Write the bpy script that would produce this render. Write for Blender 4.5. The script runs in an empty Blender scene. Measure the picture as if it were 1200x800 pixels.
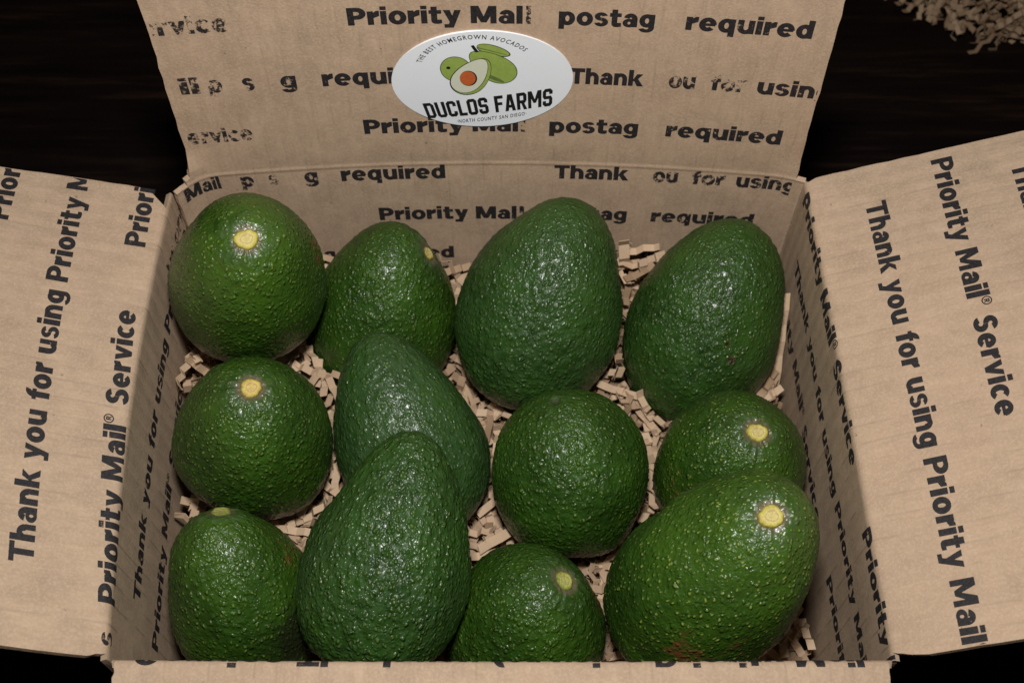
import bpy, bmesh, math, random
import numpy as np

# ------------------------------------------------------------------ camera, world, light, exposure
scene = bpy.context.scene
COL = scene.collection
MM = 0.001                                   # everything below is written in millimetres

cam_data = bpy.data.cameras.new('camera')
cam = bpy.data.objects.new('camera', cam_data)
COL.objects.link(cam)
cam.location = (5 * MM, -222 * MM, 425 * MM)
cam.rotation_euler = (math.radians(30.0), 0, 0)
cam_data.sensor_width = 36
cam_data.lens = 42.0
cam_data.clip_start = 0.02
cam_data.clip_end = 20
cam_data.dof.use_dof = True
cam_data.dof.focus_distance = 0.475
cam_data.dof.aperture_fstop = 16.0
scene.camera = cam

world = bpy.data.worlds.new('World')
scene.world = world
world.use_nodes = True
bg = world.node_tree.nodes['Background']
bg.inputs[0].default_value = (1.0, 0.93, 0.85, 1)
bg.inputs[1].default_value = 0.005

flash_data = bpy.data.lights.new('camera_flash', 'AREA')
flash_data.shape = 'RECTANGLE'
flash_data.size = 0.055
flash_data.size_y = 0.035
flash_data.energy = 3.08
flash_data.color = (1.0, 0.975, 0.95)
flash = bpy.data.objects.new('camera_flash', flash_data)
COL.objects.link(flash)
flash.location = (2 * MM, -128 * MM, 500 * MM)
flash.rotation_euler = (math.radians(17.0), 0, 0)

scene.view_settings.view_transform = 'Standard'
scene.view_settings.look = 'None'
scene.view_settings.gamma = 1
scene.view_settings.exposure = 0.0
scene.render.engine = 'CYCLES'
scene.cycles.max_bounces = 6
scene.cycles.diffuse_bounces = 3

rng = np.random.default_rng(7)
random.seed(7)

# ------------------------------------------------------------------ helpers
def tag(o, label=None, cat=None, group=None, kind=None):
    if label: o['label'] = label
    if cat: o['category'] = cat
    if group: o['group'] = group
    if kind: o['kind'] = kind
    return o

def mesh_from(name, V, F, mat=None, smooth=False, flat_quads=None):
    """V in millimetres"""
    me = bpy.data.meshes.new(name)
    V = np.asarray(V, dtype=np.float32) * MM
    if isinstance(F, np.ndarray):
        n, k = F.shape
        me.vertices.add(len(V)); me.vertices.foreach_set('co', V.ravel())
        me.loops.add(n * k); me.loops.foreach_set('vertex_index', F.astype(np.int32).ravel())
        me.polygons.add(n)
        me.polygons.foreach_set('loop_start', np.arange(0, n * k, k, dtype=np.int32))
        me.polygons.foreach_set('loop_total', np.full(n, k, dtype=np.int32))
        me.update(calc_edges=True)
    else:
        me.from_pydata(V.tolist(), [], F)
    me.polygons.foreach_set('use_smooth', np.full(len(me.polygons), bool(smooth)))
    if mat: me.materials.append(mat)
    me.update()
    return me

def obj(name, me, parent=None):
    o = bpy.data.objects.new(name, me)
    COL.objects.link(o)
    if parent: o.parent = parent
    return o

def fattr(me, name, vals):
    a = me.attributes.new(name, 'FLOAT', 'POINT')
    a.data.foreach_set('value', np.asarray(vals, dtype=np.float32))

# --- numpy noise
def _hash(ix, iy, iz, seed):
    h = (ix.astype(np.int64) * 374761393 + iy.astype(np.int64) * 668265263 + iz.astype(np.int64) * 2147483647 + seed * 144665) & 0xffffffff
    h = ((h ^ (h >> 13)) * 1274126177) & 0xffffffff
    h = ((h ^ (h >> 15)) * 2246822519) & 0xffffffff
    return (h ^ (h >> 16)) & 0xffffffff

def vnoise(P, scale, seed=0):
    """smooth value noise, -1..1"""
    Q = np.asarray(P) / scale
    I = np.floor(Q).astype(np.int64); f = Q - I
    f = f * f * (3 - 2 * f)
    out = 0
    for dx in (0, 1):
        for dy in (0, 1):
            for dz in (0, 1):
                w = (f[:, 0] if dx else 1 - f[:, 0]) * (f[:, 1] if dy else 1 - f[:, 1]) * (f[:, 2] if dz else 1 - f[:, 2])
                out = out + w * (_hash(I[:, 0] + dx, I[:, 1] + dy, I[:, 2] + dz, seed) / 2147483647.5 - 1)
    return out

def worley(P, scale, seed=0):
    Q = np.asarray(P) / scale
    I = np.floor(Q).astype(np.int64)
    f1 = np.full(len(Q), 9.0); f2 = np.full(len(Q), 9.0)
    for dx in (-1, 0, 1):
        for dy in (-1, 0, 1):
            for dz in (-1, 0, 1):
                c = I + np.array([dx, dy, dz])
                h = _hash(c[:, 0], c[:, 1], c[:, 2], seed)
                p = np.stack([(h & 1023) / 1023., ((h >> 10) & 1023) / 1023., ((h >> 20) & 1023) / 1023.], -1) + c
                d = np.linalg.norm(Q - p, axis=1)
                f2 = np.where(d < f1, f1, np.minimum(f2, d)); f1 = np.minimum(f1, d)
    return f1, f2

# ------------------------------------------------------------------ materials
class NT:
    def __init__(self, name):
        self.m = bpy.data.materials.new(name); self.m.use_nodes = True
        self.t = self.m.node_tree; self.b = self.t.nodes['Principled BSDF']
    def n(self, kind, **kw):
        nd = self.t.nodes.new(kind)
        for k, v in kw.items():
            if k.startswith('i_'):
                nd.inputs[k[2:].replace('_', ' ')].default_value = v
            else: setattr(nd, k, v)
        return nd
    def l(self, a, b): self.t.links.new(a, b)
    def coord(self, scale=(1, 1, 1), loc=(0, 0, 0), rot=(0, 0, 0), out='Object'):
        tc = self.n('ShaderNodeTexCoord'); mp = self.n('ShaderNodeMapping')
        mp.inputs['Scale'].default_value = scale; mp.inputs['Location'].default_value = loc; mp.inputs['Rotation'].default_value = rot
        self.l(tc.outputs[out], mp.inputs['Vector']); return mp.outputs[0]
    def noise(self, vec, scale, detail=3, rough=.5):
        nd = self.n('ShaderNodeTexNoise'); self.l(vec, nd.inputs['Vector'])
        nd.inputs['Scale'].default_value = scale; nd.inputs['Detail'].default_value = detail; nd.inputs['Roughness'].default_value = rough
        return nd.outputs['Fac']
    def ramp(self, fac, stops):
        r = self.n('ShaderNodeValToRGB'); self.l(fac, r.inputs[0]); e = r.color_ramp.elements
        while len(e) < len(stops): e.new(.5)
        for k, (p, c) in enumerate(stops):
            e[k].position = p; e[k].color = (*c, 1) if len(c) == 3 else c
        return r.outputs['Color']
    def rng(self, fac, a, b, c=0., d=1., smooth=False):
        r = self.n('ShaderNodeMapRange'); r.clamp = True
        if smooth: r.interpolation_type = 'SMOOTHSTEP'
        self.l(fac, r.inputs['Value'])
        r.inputs['From Min'].default_value = a; r.inputs['From Max'].default_value = b
        r.inputs['To Min'].default_value = c; r.inputs['To Max'].default_value = d
        return r.outputs[0]
    def math(self, op, a, b=None):
        m = self.n('ShaderNodeMath', operation=op)
        for k, v in enumerate((a, b)):
            if v is None: continue
            if isinstance(v, (int, float)): m.inputs[k].default_value = v
            else: self.l(v, m.inputs[k])
        return m.outputs[0]
    def mix(self, fac, a, b, blend='MIX'):
        m = self.n('ShaderNodeMix', data_type='RGBA', blend_type=blend)
        for s, v in ((m.inputs[0], fac), (m.inputs[6], a), (m.inputs[7], b)):
            if isinstance(v, (int, float)): s.default_value = v
            elif isinstance(v, tuple): s.default_value = (*v, 1) if len(v) == 3 else v
            else: self.l(v, s)
        return m.outputs[2]
    def bump(self, h, dist, strength=1., normal=None):
        b = self.n('ShaderNodeBump'); b.inputs['Distance'].default_value = dist; b.inputs['Strength'].default_value = strength
        self.l(h, b.inputs['Height'])
        if normal: self.l(normal, b.inputs['Normal'])
        return b.outputs[0]
    def attr(self, name, kind='GEOMETRY'):
        a = self.n('ShaderNodeAttribute', attribute_name=name, attribute_type=kind); return a.outputs['Fac']
    def set(self, **kw):
        for k, v in kw.items():
            s = self.b.inputs[k.replace('_', ' ')]
            if isinstance(v, tuple): s.default_value = (*v, 1)
            elif isinstance(v, (int, float)): s.default_value = v
            else: self.l(v, s)

def kraft(name, flute_axis, base=(0.480, 0.350, 0.242), cracks=.2):
    """brown corrugated board; flute_axis: direction across the flutes, object coordinates in metres"""
    m = NT(name)
    c0 = m.coord()
    stretch = [110, 110, 110]
    stretch['xyz'.index(flute_axis)] = 700
    fib = m.noise(m.coord(scale=tuple(stretch)), 1.0, 4, .6)            # long paper fibres
    mott = m.noise(c0, 70, 5, .65); fine = m.noise(c0, 1000, 3, .6); big = m.noise(c0, 9, 2, .5)
    speck = m.noise(c0, 420, 2, .5)
    col = m.mix(m.rng(mott, .3, .7), tuple(x * .82 for x in base), tuple(x * 1.13 for x in base))
    col = m.mix(m.math('MULTIPLY', m.rng(fib, .42, .66), .42), col, tuple(x * y for x, y in zip(base, (.80, .77, .72))))
    col = m.mix(m.math('MULTIPLY', m.rng(big, .45, .75), .35), col, tuple(x * y for x, y in zip(base, (1.07, 1.00, .97))))
    col = m.mix(m.math('MULTIPLY', m.rng(fine, .46, .68), .5), col, tuple(x * 1.28 for x in base))
    col = m.mix(m.math('MULTIPLY', m.rng(speck, .73, .79), .6), col, tuple(x * .32 for x in base))
    # flute lines pressing through the liner, cracked here and there
    w = m.n('ShaderNodeTexWave', wave_type='BANDS', bands_direction=flute_axis.upper())
    m.l(c0, w.inputs['Vector']); w.inputs['Scale'].default_value = 40; w.inputs['Distortion'].default_value = .8
    w.inputs['Detail'].default_value = 1; w.inputs['Detail Scale'].default_value = .6
    crack = m.math('MULTIPLY', m.rng(w.outputs['Fac'], .06, .0), m.rng(m.noise(c0, 60, 2, .5), .50, .60))
    col = m.mix(m.math('MULTIPLY', crack, cracks), col, tuple(x * .45 for x in base))
    nb = m.bump(w.outputs['Fac'], .00019)
    nb = m.bump(m.math('ADD', m.math('MULTIPLY', fib, .5), m.math('MULTIPLY', mott, 1.4)), .00022, 1, nb)
    nb = m.bump(fine, .00012, 1, nb)
    m.set(Base_Color=col, Roughness=.8, Normal=nb)
    m.b.inputs['Specular IOR Level'].default_value = .2
    return m.m

def ink(name, col=(0.016, 0.014, 0.015)):
    m = NT(name)
    c0 = m.coord()
    wear = m.attr('wear', 'OBJECT')
    n1 = m.noise(c0, 300, 4, .65); n2 = m.noise(c0, 1300, 2, .6)
    s = m.math('ADD', m.math('MULTIPLY', n1, .75), m.math('MULTIPLY', n2, .25))
    alpha = m.rng(m.math('SUBTRACT', s, m.math('MULTIPLY', wear, .46)), .27, .345)
    cc = m.mix(m.rng(n2, .35, .7), col, tuple(x * 2.4 for x in col))
    m.set(Base_Color=cc, Roughness=.62, Alpha=m.math('MULTIPLY', alpha, .96))
    m.b.inputs['Specular IOR Level'].default_value = .25
    return m.m

def plain(name, col, rough=.5, var=.12, nscale=300, spec=.4):
    m = NT(name); c0 = m.coord()
    n = m.noise(c0, nscale, 3, .6)
    m.set(Base_Color=m.mix(n, tuple(x * (1 - var) for x in col), tuple(min(1, x * (1 + var)) for x in col)), Roughness=rough)
    m.b.inputs['Specular IOR Level'].default_value = spec
    return m.m

M = {}
M['kraft_side'] = kraft('kraft_board_side', 'y')
M['kraft_wall'] = kraft('kraft_board_wall', 'y', base=(0.455, 0.335, 0.23), cracks=.5)
M['kraft_back'] = kraft('kraft_board_back', 'x', base=(0.495, 0.357, 0.247))
M['kraft_front'] = kraft('kraft_board_front', 'x', base=(0.47, 0.343, 0.238))
M['ink'] = ink('black_box_ink')

def crinkle_paper():
    m = NT('crinkle_paper'); c0 = m.coord()
    tone = m.attr('tone'); n = m.noise(c0, 700, 3, .6)
    col = m.mix(tone, (0.25, 0.160, 0.090), (0.60, 0.435, 0.290))
    col = m.mix(m.math('MULTIPLY', n, .35), col, (0.42, 0.28, 0.18))
    m.set(Base_Color=col, Roughness=.7, Normal=m.bump(n, .0001))
    m.b.inputs['Specular IOR Level'].default_value = .25
    return m.m
M['paper'] = crinkle_paper()

def table_wood():
    m = NT('dark_stained_wood')
    c = m.coord(scale=(1.6, 22, 10), rot=(0, 0, math.radians(-14)))
    g = m.noise(c, 6, 6, .65); g2 = m.noise(m.coord(scale=(1, 9, 6), rot=(0, 0, math.radians(-14))), 3.5, 3, .5)
    col = m.ramp(g, [(.30, (0.0030, 0.0011, 0.0010)), (.54, (0.005, 0.0021, 0.0014)), (.74, (0.026, 0.012, 0.005))])
    col = m.mix(m.rng(g2, .45, .75), col, (0.007, 0.0034, 0.0022))
    m.set(Base_Color=col, Roughness=m.rng(g, .3, .7, .42, .6), Normal=m.bump(g, .0002))
    m.b.inputs['Specular IOR Level'].default_value = .25
    return m.m
M['table'] = table_wood()

def avocado_skin():
    m = NT('avocado_skin'); c0 = m.coord()
    h = m.attr('nodule'); blush = m.attr('blush'); sd = m.attr('stemd'); warm = m.attr('warm'); dots = m.attr('dots')
    dark = m.attr('dark'); bloom = m.attr('bloom'); pebble = m.attr('pebble')
    n1 = m.noise(c0, 42, 4, .6); n2 = m.noise(c0, 260, 4, .6); n3 = m.noise(c0, 1100, 2, .5)
    # slightly wandering coordinates for the pebbles
    nz = m.n('ShaderNodeTexNoise'); m.l(c0, nz.inputs['Vector']); nz.inputs['Scale'].default_value = 240; nz.inputs['Detail'].default_value = 1
    vm = m.n('ShaderNodeVectorMath', operation='SCALE'); m.l(nz.outputs['Color'], vm.inputs[0]); vm.inputs[3].default_value = .0021
    va = m.n('ShaderNodeVectorMath', operation='ADD'); m.l(c0, va.inputs[0]); m.l(vm.outputs[0], va.inputs[1])
    mp = m.n('ShaderNodeMapping'); m.l(va.outputs[0], mp.inputs['Vector']); mp.inputs['Scale'].default_value = (1.15, 1.15, .85)
    def vor(scale):
        v = m.n('ShaderNodeTexVoronoi', feature='F1'); m.l(mp.outputs[0], v.inputs['Vector']); v.inputs['Scale'].default_value = scale
        cs = m.n('ShaderNodeSeparateColor'); m.l(v.outputs['Color'], cs.inputs[0]); return v.outputs['Distance'], cs
    d1, c1 = vor(490); d2, c2 = vor(900)
    dome = m.math('MULTIPLY', m.rng(d1, .62, .08, smooth=True), m.rng(c1.outputs[0], 0, 1, .35, 1.))
    dome2 = m.math('MULTIPLY', m.rng(d2, .6, .1, smooth=True), m.rng(c2.outputs[0], 0, 1, .2, 1.))
    col = m.ramp(n1, [(.28, (0.0085, 0.027, 0.0026)), (.5, (0.0155, 0.050, 0.0038)), (.72, (0.029, 0.086, 0.0060))])
    col = m.mix(m.math('MULTIPLY', m.rng(n2, .4, .72), .5), col, (0.036, 0.100, 0.008))
    col = m.mix(m.math('MULTIPLY', warm, m.rng(n1, .2, .6)), col, (0.050, 0.110, 0.008))
    col = m.mix(m.math('MULTIPLY', bloom, m.rng(n2, .25, .6)), col, (0.034, 0.078, 0.024))
    col = m.mix(m.math('MULTIPLY', m.rng(dome, .25, .8), .35), col, (0.052, 0.120, 0.014))
    # lenticels on the pebble tops
    dot = m.math('MULTIPLY', m.rng(d1, .31, .14), m.rng(c1.outputs[1], .40, .56))
    dotm = m.math('MULTIPLY', dot, dots)
    col = m.mix(m.math('MULTIPLY', dotm, .90), col, (0.25, 0.31, 0.055))
    # brown scuffs
    bm = m.rng(m.math('ADD', blush, m.math('ADD', m.math('MULTIPLY', m.math('SUBTRACT', n2, .5), 1.6), m.math('MULTIPLY', m.math('SUBTRACT', n1, .5), 1.6))), .42, .78)
    col = m.mix(m.math('MULTIPLY', bm, m.rng(blush, .02, .25)), col, m.mix(n3, (0.070, 0.022, 0.009), (0.17, 0.070, 0.024)))
    dm = m.rng(m.math('ADD', dark, m.math('MULTIPLY', m.math('SUBTRACT', n2, .5), 1.2)), .35, .8)
    col = m.mix(m.math('MULTIPLY', dm, .85), col, (0.010, 0.010, 0.005))
    # bluish grey bloom and corky ring round the stem
    ring = m.math('MULTIPLY', m.rng(sd, 15, 4), m.rng(n2, .38, .66))
    col = m.mix(m.math('MULTIPLY', ring, .5), col, (0.085, 0.105, 0.080))
    cork = m.math('MULTIPLY', m.rng(sd, 7.0, 5.2), m.rng(n2, .25, .5))
    col = m.mix(cork, col, (0.12, 0.10, 0.055))
    keep = m.rng(sd, 4, 13, .2, 1)
    hh = m.math('ADD', m.math('MULTIPLY', dome, 1.0), m.math('MULTIPLY', dome2, .38))
    hh = m.math('MULTIPLY', m.math('MULTIPLY', hh, keep), pebble)
    nb = m.bump(hh, .00066)
    nb = m.bump(n2, .00030, 1, nb)
    m.set(Base_Color=col, Roughness=m.rng(n2, .3, .7, .35, .50), Normal=nb)
    m.b.inputs['Specular IOR Level'].default_value = .36
    m.b.inputs['Coat Weight'].default_value = .24
    m.b.inputs['Coat Roughness'].default_value = .17
    m.l(nb, m.b.inputs['Coat Normal'])
    return m.m
M['skin'] = avocado_skin()

def stem_mat(name, c_in, c_out):
    m = NT(name); c0 = m.coord(); r = m.attr('rad')
    n = m.noise(c0, 600, 3, .6); nf = m.noise(c0, 1800, 3, .65); nl = m.noise(c0, 260, 2, .5)
    rr = m.math('ADD', r, m.math('MULTIPLY', m.math('SUBTRACT', n, .5), .45))
    col = m.ramp(rr, [(.0, tuple(x * .80 for x in c_in)), (.36, c_in), (.48, tuple(x * .66 for x in c_in)), (.58, c_in), (.82, c_out), (1.0, tuple(x * .38 for x in c_out))])
    col = m.mix(m.math('MULTIPLY', m.rng(nf, .45, .7), .45), col, tuple(x * .5 for x in c_in))
    col = m.mix(m.math('MULTIPLY', m.rng(nl, .54, .70), .3), col, (0.24, 0.15, 0.04))
    m.set(Base_Color=col, Roughness=.6, Normal=m.bump(m.math('ADD', n, m.math('MULTIPLY', nf, .4)), .0007))
    m.b.inputs['Specular IOR Level'].default_value = .3
    return m.m
M['stem'] = stem_mat('stem_button_yellow', (0.70, 0.58, 0.22), (0.54, 0.47, 0.075))
M['stem_orange'] = stem_mat('stem_button_amber', (0.72, 0.53, 0.18), (0.56, 0.44, 0.09))
M['stem_green'] = stem_mat('stem_button_green', (0.50, 0.48, 0.14), (0.27, 0.33, 0.05))
M['stem_grey'] = stem_mat('stem_scar_grey', (0.06, 0.085, 0.035), (0.025, 0.055, 0.012))

# ------------------------------------------------------------------ table
TABLE_Z = -143.6
tb = bmesh.new()
bmesh.ops.create_cube(tb, size=1)
for v in tb.verts:
    v.co.x = v.co.x * 1.7; v.co.y = v.co.y * 1.3 + .10; v.co.z = v.co.z * .035 + (TABLE_Z * MM - .0175)
bmesh.ops.bevel(tb, geom=list(tb.edges), offset=.004, segments=2, affect='EDGES')
tm = bpy.data.meshes.new('table_top'); tb.to_mesh(tm); tb.free(); tm.materials.append(M['table'])
tag(obj('table_top', tm), 'very dark brown stained wooden table top under the box', 'table', kind='structure')

# ------------------------------------------------------------------ the box: bent sheets of board
H = 140.0        # wall height
TH = 2.7         # board thickness
def smooth(a, b, x):
    t = np.clip((x - a) / (b - a), 0, 1); return t * t * (3 - 2 * t)

class Sheet:
    """wall + flap as one developable strip: u in mm along the fold, s in mm across it (s<0 wall, s>0 flap)"""
    def __init__(self, A, B, out, theta, lflap, bow_out=0., bow_up=0., crease=0., nu=72, seed=1, end_curl=(0, 0), warp=.5):
        self.A = np.array(A, float); self.B = np.array(B, float); self.out = np.array(out, float)
        self.lu = np.linalg.norm(self.B - self.A); self.lf = lflap
        s = np.concatenate([np.linspace(-H, -7, 22)[:-1], np.linspace(-7, 7, 29), np.linspace(7, lflap, 18)[1:]])
        self.s = s; self.u = np.linspace(0, self.lu, nu)
        U = (self.u / self.lu)[:, None]
        th = np.radians(theta[0] + (theta[1] - theta[0]) * U)
        k = smooth(-3.2, 3.2, s)[None, :]
        head = math.pi / 2 * (1 - k) + th * k
        head = head + crease * (np.exp(-((s + .9) / .6) ** 2) - np.exp(-((s - .9) / .6) ** 2))[None, :]
        ds = np.diff(s)[None, :]
        hm = (head[:, 1:] + head[:, :-1]) / 2
        o = np.concatenate([np.zeros((nu, 1)), np.cumsum(np.cos(hm) * ds, 1)], 1)
        z = np.concatenate([np.zeros((nu, 1)), np.cumsum(np.sin(hm) * ds, 1)], 1)
        i0 = int(np.argmin(np.abs(s)))
        o -= o[:, i0:i0 + 1]; z -= z[:, i0:i0 + 1]
        bow = 4 * U * (1 - U)
        wallfade = np.clip((s + H) / H, 0, 1)[None, :]
        o = o + bow_out * bow * np.minimum(1, wallfade) + 0 * s
        z = z + bow_up * bow * smooth(-60, 0, s)[None, :]
        # curled-in ends (soft corners)
        e0 = np.clip(1 - self.u / 16, 0, 1)[:, None] ** 2 * end_curl[0]; e1 = np.clip(1 - (self.lu - self.u) / 16, 0, 1)[:, None] ** 2 * end_curl[1]
        o = o - (e0 + e1) * (s <= 7)[None, :]
        base = self.A + (self.B - self.A) * U
        P = base[:, None, :] + o[..., None] * self.out + z[..., None] * np.array([0, 0, 1.])
        N0 = self._normals(P)
        Q = np.stack([np.repeat(self.u[:, None], len(s), 1).ravel(), np.repeat(s[None], nu, 0).ravel(), np.full(nu * len(s), seed * 31.7)], -1)
        wv = (vnoise(Q, 60, seed) * .8 + vnoise(Q, 24, seed + 5) * .3).reshape(nu, -1)
        lift = warp * wv * (np.minimum(1, np.abs(s) / 12))[None, :] * np.clip((s + H) / 20, 0, 1)[None, :]
        self.P = P + N0 * lift[..., None]
        self.N = self._normals(self.P)
    def _normals(self, P):
        du = np.gradient(P, axis=0); dv = np.gradient(P, axis=1)
        n = np.cross(du, dv); n /= np.linalg.norm(n, axis=-1, keepdims=True)
        if (n[len(n) // 2, 2] @ self.out) > 0: n = -n
        return n
    def at(self, u, s, lift=0.):
        u = np.clip(np.asarray(u, float), 0, self.lu); s = np.clip(np.asarray(s, float), self.s[0], self.s[-1])
        fu = u / self.lu * (len(self.u) - 1); iu = np.minimum(fu.astype(int), len(self.u) - 2); a = (fu - iu)[:, None]
        js = np.clip(np.searchsorted(self.s, s, side='right') - 1, 0, len(self.s) - 2); b = ((s - self.s[js]) / (self.s[js + 1] - self.s[js]))[:, None]
        def it(G): return (G[iu, js] * (1 - a) * (1 - b) + G[iu + 1, js] * a * (1 - b) + G[iu, js + 1] * (1 - a) * b + G[iu + 1, js + 1] * a * b)
        return it(self.P) + it(self.N) * np.reshape(lift, (-1, 1))
    def panel(self, name, lo, hi, u0, u1, mat, parent, seed):
        """solid panel for s in lo..hi; u0(s), u1(s) are its ragged end lines"""
        s = self.s[(self.s >= lo - 1e-6) & (self.s <= hi + 1e-6)]
        nu = 110
        t = np.linspace(0, 1, nu)
        q = np.stack([s, np.full_like(s, seed), np.zeros_like(s)], -1)
        a = np.array([u0(x) for x in s]) + .45 * vnoise(q, 2.1, seed) ; b = np.array([u1(x) for x in s]) + .45 * vnoise(q + 99, 2.1, seed)
        U = a[None, :] + (b - a)[None, :] * t[:, None]
        S = np.repeat(s[None], nu, 0).copy()
        qe = np.stack([t * self.lu, np.full(nu, seed + .5), np.zeros(nu)], -1)
        if hi > 20: S[:, -1] += np.minimum(0, .5 * vnoise(qe, 2.5, seed) - .4)
        top = self.at(U.ravel(), S.ravel()); bot = self.at(U.ravel(), S.ravel(), -TH)
        ns = len(s); n = nu * ns
        idx = np.arange(n).reshape(nu, ns)
        f = np.stack([idx[:-1, :-1], idx[1:, :-1], idx[1:, 1:], idx[:-1, 1:]], -1).reshape(-1, 4)
        def side(r): return np.stack([r[:-1], r[1:], r[1:] + n, r[:-1] + n], -1)
        F = np.concatenate([f, (f + n)[:, ::-1], side(idx[0]), side(idx[-1])[:, ::-1], side(idx[:, 0])[:, ::-1], side(idx[:, -1])])
        me = mesh_from(name, np.concatenate([top, bot]), F, mat, smooth=False)
        sm = np.zeros(len(F), bool); sm[:2 * len(f)] = True
        me.polygons.foreach_set('use_smooth', sm)
        bm = bmesh.new(); bm.from_mesh(me); bmesh.ops.recalc_face_normals(bm, faces=bm.faces)
        for e in bm.edges:
            if len(e.link_faces) == 2 and e.link_faces[0].smooth != e.link_faces[1].smooth: e.smooth = False
        bm.to_mesh(me); bm.free()
        return obj(name, me, parent)

box = obj('cardboard_box', None)
box.empty_display_size = .05
box.location = (0, 0, 0)
tag(box, 'open brown corrugated mailing box with printed flaps folded out, holding avocados', 'box')

back = Sheet((-143.5, 106.8, 0), (135.4, 106.8, 0), (0, 1, 0), (87.5, 88.5), 107, bow_out=6.5, bow_up=3.0, crease=.34, seed=3, end_curl=(9, 2), warp=.8)
left = Sheet((-146.3, 99.5, 0), (-139.6, -107.3, 0), (-1, 0, 0), (14.5, 30), 107, bow_out=4.6, seed=5, warp=.9)
right = Sheet((135.8, 106.0, 0), (141.0, -107.6, 0), (1, 0, 0), (21.5, 36), 107, bow_out=0.5, seed=8, warp=.9)
front = Sheet((-137.5, -107.8, 0), (140.2, -108.0, 0), (0, -1, 0), (-8, -8), 107, bow_out=.5, seed=11, warp=.6)

def const(v): return lambda s: v
wall_back = back.panel('wall', -H, 0, const(0), const(back.lu), M['kraft_back'], box, 31)
flap_back = back.panel('flap', 0, 107, lambda s: 6.5 + (0 if s > 3 else -2.0) + s * .016, lambda s: back.lu - 4.0 - s * .02, M['kraft_back'], box, 32)
wall_left = left.panel('wall', -H, 0, const(0), const(left.lu), M['kraft_wall'], box, 33)
flap_left = left.panel('flap', 0, 107, lambda s: max(0, 9.0 - s * .9) if s < 10 else 0., lambda s: left.lu - max(0, 2.2 - s * .25), M['kraft_side'], box, 34)
wall_right = right.panel('wall', -H, 0, const(0), const(right.lu), M['kraft_wall'], box, 35)
flap_right = right.panel('flap', 0, 107, lambda s: max(0, 1.5 - s * .3), lambda s: right.lu - max(0, 3.0 - s * .3), M['kraft_side'], box, 36)
wall_front = front.panel('wall', -H, 0, const(0), const(front.lu), M['kraft_front'], box, 37)
flap_front = front.panel('flap', 0, 107, lambda s: 1.2 + s * .01, lambda s: front.lu - 1.5 - s * .01, M['kraft_front'], box, 38)
fl = bmesh.new(); bmesh.ops.create_cube(fl, size=1)
for v in fl.verts: v.co = ((v.co.x * 279 - 1) * MM, (v.co.y * 214) * MM, (v.co.z * 2.8 - H - 1.6) * MM)
flm = bpy.data.meshes.new('bottom_panel'); fl.to_mesh(flm); fl.free(); flm.materials.append(M['kraft_front'])
obj('bottom_panel', flm, box)

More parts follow.
